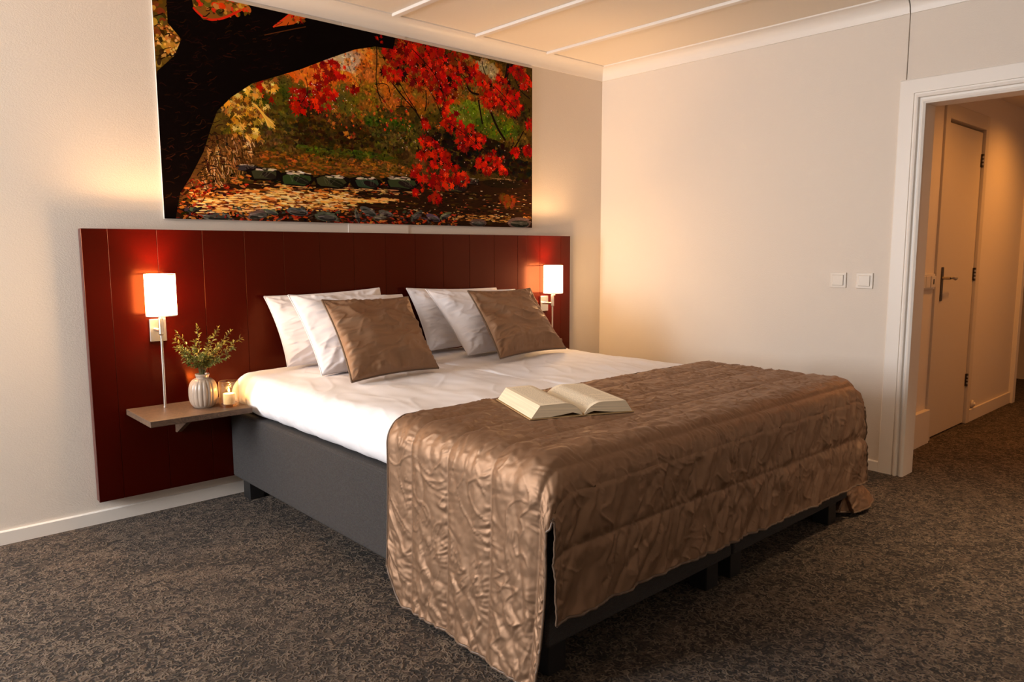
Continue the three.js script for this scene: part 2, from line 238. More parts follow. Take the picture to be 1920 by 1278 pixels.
  for (const [x, y, s, a] of [[204, 885, 66, 0.1], [302, 860, 40, 0.8], [392, 875, 54, -0.2], [449, 860, 36, 0.3], [576, 856, 52, 0.1], [719, 875, 60, 0.1], [883, 866, 34, 1.3], [946, 844, 50, 0.4], [1045, 851, 44, 0.2], [1009, 872, 40, -0.1], [1230, 855, 44, -0.6], [1334, 863, 46, 0.3], [1414, 850, 40, -0.4], [139, 845, 44, -0.5], [1638, 882, 60, 0], [1946, 876, 90, 0]]) { dab(x, y, s, s * 0.36, a, rgb([96, 90, 84], 30)); dab(x + 4, y + 5, s * 0.8, s * 0.22, a, rgb([44, 40, 38], 10)); for (let k = -2; k < 3; k++) curve([[x - s * 0.7, y + k], [x, y + k * 4], [x + s * 0.7, y + k * 3]], 1.5, 'rgba(190,180,168,0.5)'); }
  for (let i = 0; i < 200; i++) dab(R(58, 345), R(741, 894), R(3, 12), R(2, 6), R(-0.8, 0.8), rgb([[170, 46, 20], [110, 26, 12], [200, 110, 44], [34, 18, 10]][(r() * 4) | 0], 24));
  // broken colour: every patch is worked over with small dabs of its own hue, lighter and darker
  const mottle = (n, x0, y0, x1, y1, s0, s1, flat) => {
    const px = g.getImageData(0, 0, W, H).data;
    for (let i = 0; i < n; i++) { const x = R(x0, x1), y = R(y0, y1), k = ((y | 0) * W + (x | 0)) * 4, f = R(0.45, 1.55), w = R(s0, s1); dab(x + R(-8, 8), y + R(-5, 5), w, w * (flat || R(0.3, 0.8)), flat ? R(-0.1, 0.1) : R(0, 3.1), rgb([px[k] * f, px[k + 1] * f, px[k + 2] * f], 12), 0.8); }
  };
  mottle(9000, 200, 0, W, 640, 2, 9, 0); mottle(2600, 100, 600, W, H - 1, 3, 14, 0.22);
  for (let i = 0; i < 260; i++) { const x = R(500, 1900), y = R(90, 420); leaves(x, y, 14, 2, [[226, 110, 28], [236, 140, 44], [190, 70, 20]], 4, 9); }
  cloud(1585, 513, 300, 105, 300, [[24, 14, 7], [34, 20, 9], [18, 11, 6]], 8, 24, 0.75, 0.7); cloud(774, 501, 240, 60, 160, [[44, 30, 10], [56, 38, 12], [34, 22, 8]], 6, 18, 0.6, 0.6); cloud(1930, 581, 170, 60, 140, [[22, 14, 7], [34, 24, 9]], 8, 22, 0.75, 0.6);
  for (const [x, y, w, h] of [[428, 697, 66, 26], [577, 708, 80, 30], [751, 710, 84, 30], [938, 705, 76, 27], [1140, 695, 92, 28]]) stone(x, y, w, h);
  for (let i = 0; i < 420; i++) { const x = R(141, 829), y = R(766, 840); dab(x, y + (x < 560 ? (560 - x) * 0.1 : 0), R(5, 24), R(1.4, 3.6), R(-0.1, 0.1), rgb([[255, 206, 120], [250, 178, 84], [255, 226, 160], [120, 54, 18]][(r() * 4) | 0], 20), 0.95); }
  // thin dark branches
  const bark = 'rgb(28,14,9)';
  for (const [w, ...pts] of [
    [6, [1102, 35], [1222, 30], [1361, 25], [1508, 41], [1618, 107], [1703, 170]],
    [5, [1374, 32], [1467, 58], [1562, 126]], [5, [1014, 60], [1016, 130], [1004, 208], [1016, 274], [1035, 319]],
    [4, [1003, 238], [1073, 213], [1089, 283]], [7, [1097, 214], [1156, 275], [1228, 325], [1277, 390], [1315, 448]],
    [5, [1122, 181], [1169, 253], [1241, 334]], [5, [1307, 204], [1358, 258], [1396, 336], [1421, 395]], [6, [1300, 226], [1305, 286], [1292, 327]],
    [4, [1118, 328], [1192, 310], [1241, 334]], [11, [1589, 112], [1562, 148], [1588, 197], [1660, 198]], [14, [1732, 275], [1776, 358], [1837, 418]],
    [24, [1862, 16], [1854, 73], [1823, 121]], [6, [1901, 43], [1931, 127], [2027, 171]], [5, [1422, 375], [1502, 408], [1614, 451], [1701, 497]],
    [5, [1675, 24], [1683, 76], [1734, 112]], [4, [1014, 274], [1059, 316]], [10, [1645, 221], [1659, 284], [1673, 347]], [8, [1978, 359], [1931, 432], [1867, 506]]]) curve(pts, w, bark);
  // red maple leaves
  const red = [[222, 28, 10], [200, 20, 8], [238, 54, 18], [176, 14, 8], [214, 36, 10]], deep = [[150, 22, 12], [190, 40, 16], [120, 16, 10]], dusk = [[56, 18, 10], [34, 12, 8], [120, 50, 16], [150, 70, 20]];
  for (const [x, y, rad, n] of [
    [1125, 64, 80, 22], [1246, 123, 110, 46], [1373, 83, 100, 44], [1110, 159, 66, 20], [1479, 128, 80, 22], [1285, 42, 110, 30], [1373, 164, 80, 28], [1423, 239, 62, 18],
    [1590, 80, 80, 14], [1793, 158, 100, 36], [1884, 213, 90, 34], [1733, 220, 66, 18], [1995, 85, 50, 14], [1931, 38, 60, 12], [1646, 135, 60, 10], [2027, 309, 40, 10],
    [1222, 18, 110, 24], [1481, 25, 110, 18]]) { leaves(x, y, rad * 1.15, n * 0.6, dusk, 16, 36); leaves(x, y, rad, n * 0.8, deep, 14, 34); leaves(x, y, rad * 0.95, n * 1.0, red, 11, 34); }
  for (const [x, y, rad, n] of [
    [1449, 329, 50, 12], [1449, 382, 50, 14], [1558, 402, 66, 22], [1643, 437, 56, 18], [1543, 468, 56, 14], [1297, 388, 32, 8], [1288, 481, 46, 12], [1274, 543, 40, 12], [1353, 516, 56, 16],
    [1419, 542, 40, 10], [1235, 628, 40, 12], [1364, 619, 66, 16], [1458, 635, 70, 22], [1541, 651, 50, 14], [1285, 687, 56, 14], [1389, 691, 40, 10], [1348, 767, 40, 10], [1671, 554, 56, 18],
    [1776, 525, 60, 20], [1715, 585, 44, 12], [1821, 589, 30, 8], [1914, 479, 34, 10], [2011, 454, 40, 12], [1220, 737, 16, 4],
    [600, 365, 60, 16], [666, 339, 56, 10], [708, 306, 60, 10], [759, 317, 36, 6], [717, 360, 50, 8], [721, 232, 60, 14], [784, 204, 60, 14], [453, 341, 50, 8], [879, 283, 36, 4]]) { leaves(x, y, rad * 0.9, n * 0.5, deep, 14, 32); leaves(x, y, rad, n * 1.2, red, 11, 34); }
  leaves(842, 419, 110, 34, [[214, 140, 40], [190, 110, 30], [226, 80, 24]], 8, 18); leaves(1094, 371, 110, 30, [[220, 50, 22], [214, 120, 36]], 6, 14); leaves(1212, 477, 70, 26, [[170, 140, 44], [120, 110, 34]], 7, 15);
  for (let i = 0; i < 170; i++) { const right = r() < 0.8; dab(right ? R(1099, 2043) : R(524, 894), right ? R(32, 693) : R(239, 383), R(1.4, 3.6), R(1.2, 2.6), R(0, 3), 'rgb(255,222,206)', 0.9); }
  for (const [w, ...pts] of [[4, [1222, 38], [1335, 109], [1398, 191], [1423, 270]], [4, [1763, 140], [1853, 194], [1947, 272]], [3, [1449, 372], [1558, 413], [1657, 479]], [3, [1353, 485], [1392, 565], [1363, 651]], [3, [639, 262], [657, 314], [615, 373]]]) curve(pts, w, bark);
  // golden leaves under the bough and at the upper left corner
  const yellow = [[240, 186, 70], [226, 160, 44], [255, 214, 110], [190, 120, 34], [120, 74, 20]];
  for (const [x, y, rad, n] of [[323, 410, 60, 30], [369, 378, 60, 26], [420, 449, 50, 24], [318, 512, 46, 20], [371, 523, 46, 22], [404, 416, 60, 20], [444, 334, 50, 14], [295, 438, 40, 16], [482, 302, 40, 8]]) leaves(x, y, rad, n, yellow, 10, 28);
  for (let i = 0; i < 40; i++) { const t = r(); curve([[386 + t * 20, 402 + t * 10], [430 + t * 16, 440 + t * 12], [479 + R(-34, 6), 494 + R(-30, 6)]], R(2, 5), rgb(yellow[(r() * 3) | 0], 20)); }
  poly([[0, 0], [76, -76], [61, 51], [104, 190], [73, 259], [7, 327], [0, 340]], 'rgb(86,62,16)');
  cloud(41, 131, 90, 200, 260, [[150, 106, 30], [96, 74, 20], [56, 40, 12], [200, 146, 60], [120, 60, 20]], 4, 16, 0.9); cloud(53, 200, 60, 60, 60, [[230, 176, 90], [200, 130, 50]], 3, 8, 0.95);
  // the great dark trunk and its bough
  const night = 'rgb(11,5,4)';
  poly([[128, -166], [55, 21], [54, 137], [104, 190], [73, 259], [5, 328], [0, 350], [0, H], [41, 910], [67, 798], [112, 729], [168, 627], [205, 524], [234, 453], [298, 388], [390, 320], [503, 274], [620, 225], [765, 154], [895, 94], [1008, 61], [1108, 56], [1121, 7], [1103, -28], [794, -51], [499, -76], [321, -102]], night);
  poly([[150, 8], [159, 61], [195, 98], [269, 80], [331, 44], [405, -11], [426, -77], [235, -59]], 'rgb(130,84,28)');
  cloud(273, 13, 130, 50, 130, [[190, 110, 34], [96, 80, 24], [214, 150, 60], [226, 50, 20], [70, 50, 16]], 4, 15, 0.9);
  curve([[159, 60], [195, 98], [269, 83], [350, 30]], 9, 'rgb(214,40,18)');
  poly([[494, 70], [581, -9], [669, -11], [589, 40]], 'rgb(206,90,26)'); curve([[496, 68], [571, 2]], 7, 'rgb(230,60,24)'); leaves(609, 8, 34, 12, red.concat(yellow), 8, 16);
  // bark: short strokes of rust and brown
  for (let i = 0; i < 900; i++) { const t = r(), x = R(-2, 896), y = R(0, H); if (x > 112 + (H - y) * 0.62 || y > H - x * 0.15) continue; if (y > 274 && x > 234) continue; if (y < 33 + 10 && x > 149) continue; curve([[x, y], [x + R(4, 16), y + R(-12, 4)], [x + R(12, 34), y + R(-20, 6)]], R(1.5, 4), rgb([[34, 15, 9], [26, 11, 7], [48, 22, 10]][(t * 3) | 0], 8)); }
  curve([[454, 110], [568, 67], [647, 39]], 4, 'rgb(86,46,20)'); leaves(1033, 23, 20, 5, red, 6, 14);
  const t = new THREE.CanvasTexture(c); t.colorSpace = THREE.SRGBColorSpace; t.anisotropy = 8; return t;
}

// ================= the room =================
const XR = 3.078, CEIL = 2.36, CR = 2.281, XL = -3.4, ZF = 6.0, DOOR = { z0: 2.057, z1: 2.957, y: 1.846 }, HZ = 1.87, HC = 2.13, HE = 6.9, HW = 3.06;
struct('floor', box(XL - 0.15, HE + 0.15, -0.1, 0, -0.12, ZF + 0.15), M.carpet, 'dark grey-brown carpet with a curled loop pattern');
struct('wall_back', box(XL - 0.15, XR + 0.1, 0, CEIL + 0.1, -0.12, 0), M.wall, 'cream textured wall behind the headboard');
struct('trim_1', box(1.107, 1.478, 0.055, CR, 0, 0.004), M.wall, 'flat cover panel on the wall behind the print');
struct('wall_left', [box(XL - 0.12, XL, 0, WIN.y0, 0, ZF), box(XL - 0.12, XL, WIN.y1, CEIL + 0.1, 0, ZF), box(XL - 0.12, XL, WIN.y0, WIN.y1, 0, WIN.z0), box(XL - 0.12, XL, WIN.y0, WIN.y1, WIN.z1, ZF)], M.wall, 'cream wall with the window');
struct('wall_front', box(XL - 0.15, HE + 0.15, 0, CEIL + 0.1, ZF, ZF + 0.12), M.wall, 'cream wall opposite the headboard');
{
  const g = 1.957, w = 0.003;                                 // a narrow open joint runs from the cornice down to the door casing
  struct('wall_right', [box(XR, XR + 0.1, 0, DOOR.y + 0.01, 0, DOOR.z0 - 0.01), box(XR, XR + 0.1, DOOR.y + 0.01, CEIL + 0.1, 0, g), box(XR, XR + 0.1, DOOR.y + 0.01, CEIL + 0.1, g + w, ZF), box(XR, XR + 0.1, 0, DOOR.y + 0.01, DOOR.z1 + 0.01, ZF)], M.wall, 'cream textured wall with the doorway');
  struct('trim_2', box(XR + 0.006, XR + 0.03, 1.84, CEIL, g - 0.004, g + w + 0.004), M.seam, 'dark joint in the wall above the doorway');
  struct('trim_3', box(XR - 0.003, XR + 0.002, 1.95, CR, g - 0.03, g - 0.001), M.wall, 'narrow cover strip beside the wall joint');
}
struct('ceiling', [box(XL - 0.15, XR + 0.1, CEIL, CEIL + 0.12, -0.12, ZF + 0.12)], M.ceiling, 'cream ceiling panels');
for (const [i, x] of [0.25, 0.81, 1.37, 1.925, 2.49].entries()) struct(`trim_${4 + i}`, box(x - 0.017, x + 0.017, CEIL - 0.016, CEIL, 0.07, ZF, 0.003), M.trim, 'white batten across the ceiling');
{
  const P = [[0, CR], [0.007, CR], [0.007, CR + 0.006]], n = 12;   // hollow cornice profile, from the wall up to the ceiling
  for (let i = 0; i <= n; i++) { const a = i / n * Math.PI / 2; P.push([0.009 + 0.060 * (1 - Math.cos(a)), CR + 0.010 + 0.060 * Math.sin(a)]); }
  P.push([0.075, CEIL - 0.007], [0.075, CEIL], [0, CEIL]);
  struct('trim_9', sweep(P, 'x', XL, XR), M.trim, 'white hollow cornice over the headboard wall');
  struct('trim_10', [sweep(P.map(([u, v]) => [XR - u, v]).reverse(), 'z', 0, 1.925), sweep(P.map(([u, v]) => [XR - u, v]).reverse(), 'z', 1.962, ZF)], M.trim, 'white hollow cornice over the right wall');
  struct('trim_11', sweep(P.map(([u, v]) => [XR - u * 1.06 - (u > 0.001 ? 0.003 : 0), v]).reverse(), 'z', 1.926, 1.957), M.trim, 'cornice joint piece');
}
const skirting = (out, h) => [[0, 0], [out, 0], [out, h - 0.004], [out - 0.004, h], [0, h]];
struct('baseboard_back', sweep(skirting(0.012, 0.055), 'x', XL, XR), M.trim, 'low white skirting under the headboard');
struct('baseboard_right', sweep(skirting(0.012, 0.055).map(([u, v]) => [XR - u, v]).reverse(), 'z', 0.012, 1.934), M.trim, 'low white skirting on the right wall');
// window in the left wall
{
  const w = struct('window_1', [box(XL - 0.09, XL - 0.03, WIN.y0, WIN.y0 + 0.06, WIN.z0, WIN.z1), box(XL - 0.09, XL - 0.03, WIN.y1 - 0.06, WIN.y1, WIN.z0, WIN.z1), box(XL - 0.09, XL - 0.03, WIN.y0, WIN.y1, WIN.z0, WIN.z0 + 0.06), box(XL - 0.09, XL - 0.03, WIN.y0, WIN.y1, WIN.z1 - 0.06, WIN.z1)], M.trim, 'white framed window');
  mesh('pane', box(XL - 0.065, XL - 0.06, WIN.y0 + 0.05, WIN.y1 - 0.05, WIN.z0 + 0.05, WIN.z1 - 0.05), M.glassPane, w);
  mesh('sill', box(XL - 0.03, XL + 0.05, WIN.y0 - 0.03, WIN.y0, WIN.z0 - 0.05, WIN.z1 + 0.05, 0.006), M.trim, w);
}
// doorway: stepped casing, lining and the small hall behind it
{
  // (distance outward from the opening, height proud of the wall)
  const steps = [[0.123, 0.000], [0.123, 0.012], [0.118, 0.016], [0.056, 0.016], [0.054, 0.010], [0.047, 0.010], [0.045, 0.022], [0.038, 0.024], [0.032, 0.022], [0.030, 0.006], [0.020, 0.006], [0.018, 0.016], [0.010, 0.018], [0.000, 0.012], [0.000, 0.000]];
  const yt = DOOR.y;
  const leg = sweep(steps.map(([o, h]) => [XR - h, o]), 'z', 0, 1);    // profile in (x, across); re-laid below
  const lay = (f) => { const g = leg.clone(), p = g.attributes.position; for (let i = 0; i < p.count; i++) { const q = f(p.getX(i), p.getY(i), p.getZ(i)); p.setXYZ(i, ...q); } g.computeVertexNormals(); return metreUV(toCreasedNormals(g, 0.5)); };
  const casing = struct('trim_12', lay((x, o, t) => [x, t * (yt + o), DOOR.z0 - o]), M.trim, 'white stepped door casing, upright by the switches');
  struct('trim_13', lay((x, o, t) => [x, yt + o, DOOR.z0 - o + t * (DOOR.z1 - DOOR.z0 + 2 * o)]), M.trim, 'white stepped door casing over the doorway');
  struct('trim_14', lay((x, o, t) => [x, t * (yt + o), DOOR.z1 + o]), M.trim, 'white stepped door casing, far upright');
  struct('trim_15', [box(XR - 0.002, XR + 0.115, 0, yt, DOOR.z0 - 0.02, DOOR.z0), box(XR - 0.002, XR + 0.115, 0, yt, DOOR.z1, DOOR.z1 + 0.02), box(XR - 0.002, XR + 0.115, yt, yt + 0.02, DOOR.z0 - 0.02, DOOR.z1 + 0.02)], M.trim, 'white lining of the doorway');
}
struct('wall_hall_left', [box(XR + 0.1, 5.66, 0, HC + 0.1, HZ - 0.16, HZ - 0.05), box(XR + 0.1, 3.90, 0, HC + 0.1, HZ - 0.05, HZ), box(4.66, 5.66, 0, HC + 0.1, HZ - 0.05, HZ), box(3.90, 4.66, 1.97, HC + 0.1, HZ - 0.05, HZ)], M.wall, 'warm cream hall wall with the narrow door');
struct('wall_hall_right', box(XR + 0.1, HE, 0, HC + 0.1, HW, HW + 0.1), M.wall, 'cream hall wall');
struct('wall_hall_end', [box(HE, HE + 0.1, 0, HC + 0.1, 0.6, HW), box(5.66, HE, 0, HC + 0.1, 0.6, 0.7), box(5.58, 5.66, 0, HC + 0.1, 0.7, HZ - 0.16)], M.wall, 'cream wall at the end of the hall');
struct('ceiling_hall', box(XR + 0.1, HE + 0.1, HC, HC + 0.1, 0.6, HW + 0.1), M.wall, 'low cream hall ceiling');
struct('baseboard_hall', box(4.67, 5.60, 0, 0.085, HZ, HZ + 0.014, 0.003), M.wall, 'cream skirting in the hall');
struct('trim_16', box(XR + 0.118, 3.885, 0, 0.205, HZ, HZ + 0.03, 0.004), M.wall, 'tall boxed skirting beside the narrow door');
struct('trim_17', box(5.60, 5.665, 0, HC, HZ - 0.16, HZ + 0.03, 0.004), M.trim, 'white post at the end of the hall wall');
struct('trim_18', [box(3.885, 3.955, 0, 1.985, HZ - 0.05, HZ + 0.014, 0.003), box(4.605, 4.665, 0, 1.985, HZ - 0.05, HZ + 0.014, 0.003), box(3.955, 4.605, 1.90, 1.985, HZ - 0.05, HZ + 0.014, 0.003)], M.door, 'frame of the narrow hall door');
{
  const d = tag(thing('hall_door', 'flat cream door with a dark lever handle seen through the doorway', 'door', [3.957, 0, HZ - 0.03]), 'flat cream door with a dark lever handle seen through the doorway', 'door', null, 'structure');
  d.name = 'door_1';
  mesh('panel', box(0, 0.646, 0.008, 1.885, -0.012, 0.026, 0.002), M.door, d);
  const h = mesh('handle_plate', box(0.055, 0.082, 0.842, 1.045, 0.026, 0.034, 0.003), M.steelDark, d); h.userData.label = 'dark metal handle plate';
  mesh('lever', [cyl(0.009, 0.009, V(0.068, 0.98, 0.03), V(0.068, 0.98, 0.075), 12), tube([V(0.066, 0.98, 0.072), V(0.10, 0.982, 0.076), V(0.135, 0.978, 0.074), V(0.165, 0.972, 0.072), V(0.195, 0.976, 0.07)], 0.008, 20, 8)], M.steel, h);
  for (const y of [1.71, 0.99, 0.295]) { const k = mesh('hinge', [box(0.63, 0.652, y - 0.04, y + 0.04, 0.026, 0.03), cyl(0.007, 0.007, V(0.649, y - 0.042, 0.034), V(0.649, y + 0.042, 0.034), 10)], M.steelDark, d); mesh('hinge_band', [-0.022, 0, 0.022].map((o) => cyl(0.0078, 0.0078, V(0.649, y + o - 0.006, 0.034), V(0.649, y + o + 0.006, 0.034), 10)), M.steel, k); }
}
// low round stop on the hall skirting, and the triple switch on the hall wall
{
  const s = thing('door_stop', 'small round white door stop low on the hall wall', 'door stop', [4.742, 0.115, HZ]);
  const ring = (pts) => { const g = lathe(pts, 0, 0, 0, 24); return g.rotateX(Math.PI / 2); };
  mesh('disc', ring([[0, 0], [0.026, 0], [0.026, 0.01], [0.021, 0.016], [0.012, 0.017], [0, 0.017]]), M.white, s);
  mesh('cap', ring([[0.012, 0.017], [0.011, 0.024], [0.006, 0.027], [0, 0.027]]), M.trim, s);
  const p = thing('switch_panel', 'triple switch and thermostat plate on the hall wall', 'switch', [3.64, 0.92, HZ]);
  mesh('plate', box(0, 0.235, 0, 0.09, 0, 0.012, 0.003), M.white, p);
  mesh('rocker', box(0.01, 0.078, 0.012, 0.078, 0.012, 0.017, 0.002), M.white, p);
  mesh('rocker', box(0.084, 0.15, 0.012, 0.078, 0.012, 0.017, 0.002), M.white, p);
  mesh('card_slot', box(0.158, 0.225, 0.012, 0.078, 0.012, 0.02, 0.003), M.white, p);
  mesh('slot', box(0.185, 0.2, 0.03, 0.06, 0.02, 0.021), M.black, p);
}
for (const [z, label] of [[1.674, 'square white light switch farther from the doorway'], [1.811, 'square white light switch nearer the doorway']]) {
  const s = thing('light_switch', label, 'switch', [XR, 0.99, z], 'light switches by the doorway');
  mesh('plate', box(-0.009, 0, -0.04, 0.04, -0.043, 0.043, 0.002), M.white, s);
  mesh('rocker', box(-0.015, -0.007, -0.028, 0.028, -0.03, 0.03, 0.003), M.white, s);
}
// recessed downlights: two in the hall, one in the bedroom ceiling by the doorway (outside the picture, it lights the carpet there)
for (const [x, y, z, label, colour, power, cone] of [[4.95, HC, HZ + 0.52, 'recessed warm downlight in the hall ceiling, farther from the bedroom', [1.0, 0.37, 0.065], HALL_POWER, 1.35], [3.95, HC, HZ + 0.55, 'recessed warm downlight in the hall ceiling, nearer the bedroom', [1.0, 0.37, 0.065], HALL_POWER * 0.62, 1.35], [2.45, CEIL, 3.15, 'recessed warm downlight in the bedroom ceiling by the doorway', [1.0, 0.70, 0.42], ENTRY_POWER, 0.62]]) {
  const l = thing('downlight', label, 'lamp', [x, y, z]);
  mesh('ring', lathe([[0.035, -0.004], [0.05, -0.004], [0.052, 0], [0.035, 0]], 0, 0, 0, 32), M.fixture, l);
  mesh('lens', new THREE.CylinderGeometry(0.035, 0.035, 0.003, 32).translate(0, -0.0015, 0), M.downlight, l);
  const s = new THREE.SpotLight(new THREE.Color().setRGB(...colour), power, 0, cone, 1, 2); s.position.set(x, y - 0.012, z); s.target.position.set(x, 0, z - 0.05); s.castShadow = true; s.shadow.radius = 1.5; scene.add(s, s.target);
}

// ================= headboard and print =================
{
  const hb = thing('headboard', 'dark red panelled headboard fixed along the wall', 'headboard', [0, 0, 0]);
  const L = -0.1334, Rr = 2.7206, B = 0.1027, T = 1.2417, x1 = -0.0379, sp = 0.1908;
  mesh('backing', box(L + 0.0008, Rr - 0.0008, B + 0.0008, T - 0.0008, 0.004, 0.040), M.redEdge, hb);
  const xs = [L]; for (let k = 0; k < 15; k++) xs.push(x1 + k * sp); xs.push(Rr);
  for (let k = 0; k < xs.length - 1; k++) {
    const a = xs[k] + (k ? 0.0006 : 0), b = xs[k + 1] - (k < 15 ? 0.0006 : 0), c = 0.0007, z0 = 0.036, z1 = 0.050;
    const s = new THREE.Shape([[a, z0], [b, z0], [b, z1 - c], [b - c, z1], [a + c, z1], [a, z1 - c]].map(([u, v]) => new THREE.Vector2(u, v)));
    const g = new THREE.ExtrudeGeometry(s, { depth: T - B, bevelEnabled: false }), p = g.attributes.position;
    for (let i = 0; i < p.count; i++) p.setXYZ(i, p.getX(i), B + (T - B) - p.getZ(i), p.getY(i));
    g.computeVertexNormals(); mesh('board', metreUV(toCreasedNormals(g, 0.4)), M.red, hb);
  }
}
{
  const p = thing('wall_print', 'large panoramic print of an autumn stream with red maple leaves over the headboard', 'picture', [0.2013, 1.2896, 0.001]);
  const w = 2.2109, h = 0.974;
  mesh('panel', box(0, w, 0, h, 0, 0.0095, 0.001), M.white, p);
  const g = new THREE.PlaneGeometry(w - 0.002, h - 0.002).translate(w / 2, h / 2, 0.0098);
  mesh('printed_face', g, new THREE.MeshPhysicalMaterial({ map: autumnPrint(), roughness: 0.6, specularIntensity: 0.04 }), p);
}

// ================= bed =================
const BX0 = 0.4307, BXM = BX0 + 0.9, BX1 = BX0 + 1.8, BZ0 = 0.052, BZ1 = 2.1398, BH = 0.1029, BT = 0.418, MT = 0.598;
for (const [x0, x1, label] of [[BX0, BXM - 0.004, 'grey upholstered box spring on the shelf side of the bed'], [BXM + 0.004, BX1, 'grey upholstered box spring on the doorway side of the bed']]) {
  const b = thing('box_spring', label, 'bed base', [x0, 0, BZ0], 'box springs of the double bed');
  mesh('body', box(0, x1 - x0, BH, BT, 0, BZ1 - BZ0, 0.012), M.base, b);
  for (const x of [0.035, x1 - x0 - 0.105]) for (const z of [0.03, BZ1 - BZ0 - 0.10]) mesh('leg', box(x, x + 0.07, 0, BH + 0.004, z, z + 0.07, 0.004), M.black, b);
}
// white made-up mattresses: outer edges soft, a shallow valley between them
function mattress(x0, x1, outer, seed, label) {
  const y0 = BT + 0.0005, y1 = MT + (outer < 0 ? 0.004 : -0.002), z0 = BZ0 + 0.004, z1 = BZ1 - 0.004, cx = (x0 + x1) / 2, cy = (y0 + y1) / 2, cz = (z0 + z1) / 2, hx = (x1 - x0) / 2, hy = (y1 - y0) / 2, hz = (z1 - z0) / 2;
  let g = new THREE.BoxGeometry(2 * hx, 2 * hy, 2 * hz, 110, 34, 230); g.deleteAttribute('normal'); g.deleteAttribute('uv'); g = mergeVertices(g, 1e-5);
  const p = g.attributes.position, uv = new Float32Array(p.count * 2), q = V(0, 0, 0), c = V(0, 0, 0), n = V(0, 0, 0);
  for (let i = 0; i < p.count; i++) {
    q.fromBufferAttribute(p, i); const t = sm(-1, 1, outer * q.x / hx), r = 0.024 + 0.064 * t;
    c.set(Math.max(-(hx - r), Math.min(hx - r, q.x)), Math.max(-(hy - r), Math.min(hy - r, q.y)), Math.max(-(hz - r), Math.min(hz - r, q.z)));
    n.copy(q).sub(c); if (n.lengthSq() < 1e-9) n.set(0, Math.sign(q.y) || 1, 0); n.normalize(); c.addScaledVector(n, r);
    const X = c.x + cx, Y = c.y + cy, Z = c.z + cz, side = Math.max(0, n.x * outer), top = Math.max(0, n.y);
    // fullness of the cover: long soft swells on top, gathered vertical folds down the side
    const lean = Z * 1 + (Y - y0) * 0.35, folds = Math.pow(Math.abs(noise(lean * 7, Y * 1.2, seed)), 0.7) * 0.015 + Math.pow(Math.abs(noise(lean * 19, Y * 2, seed + 4)), 0.8) * 0.010 * (1 - sm(0.5, 1.3, Z) * 0.6);
    const d = side * (folds - 0.009) * sm(y0 - 0.01, y0 + 0.05, Y) + top * (noise(X * 3, seed, Z * 2.2) * 0.006 + noise(X * 9, seed + 2, Z * 6) * 0.002 + Math.pow(1 - Math.abs(noise(X * 5 + Z * 2, seed + 7, Z * 3)), 6) * 0.002 - 0.006 * Math.pow(Math.abs(q.x / hx), 3));
    c.addScaledVector(n, d);
    c.y += side * 0.006 * noise(Z * 6, 3, seed) * (1 - sm(y0, y0 + 0.07, Y));
    p.setXYZ(i, c.x + cx, c.y + cy, c.z + cz); uv[2 * i] = X + Y; uv[2 * i + 1] = Z;
  }
  g.setAttribute('uv', new THREE.BufferAttribute(uv, 2)); g.computeVertexNormals();
  return tag(mesh('mattress', g, M.linen), label, 'mattress', 'white covered mattresses of the double bed');
}
mattress(BX0 - 0.012, BXM - 0.001, -1, 11, 'white covered mattress on the shelf side of the bed');
mattress(BXM + 0.001, BX1 + 0.012, 1, 23, 'white covered mattress on the doorway side of the bed');

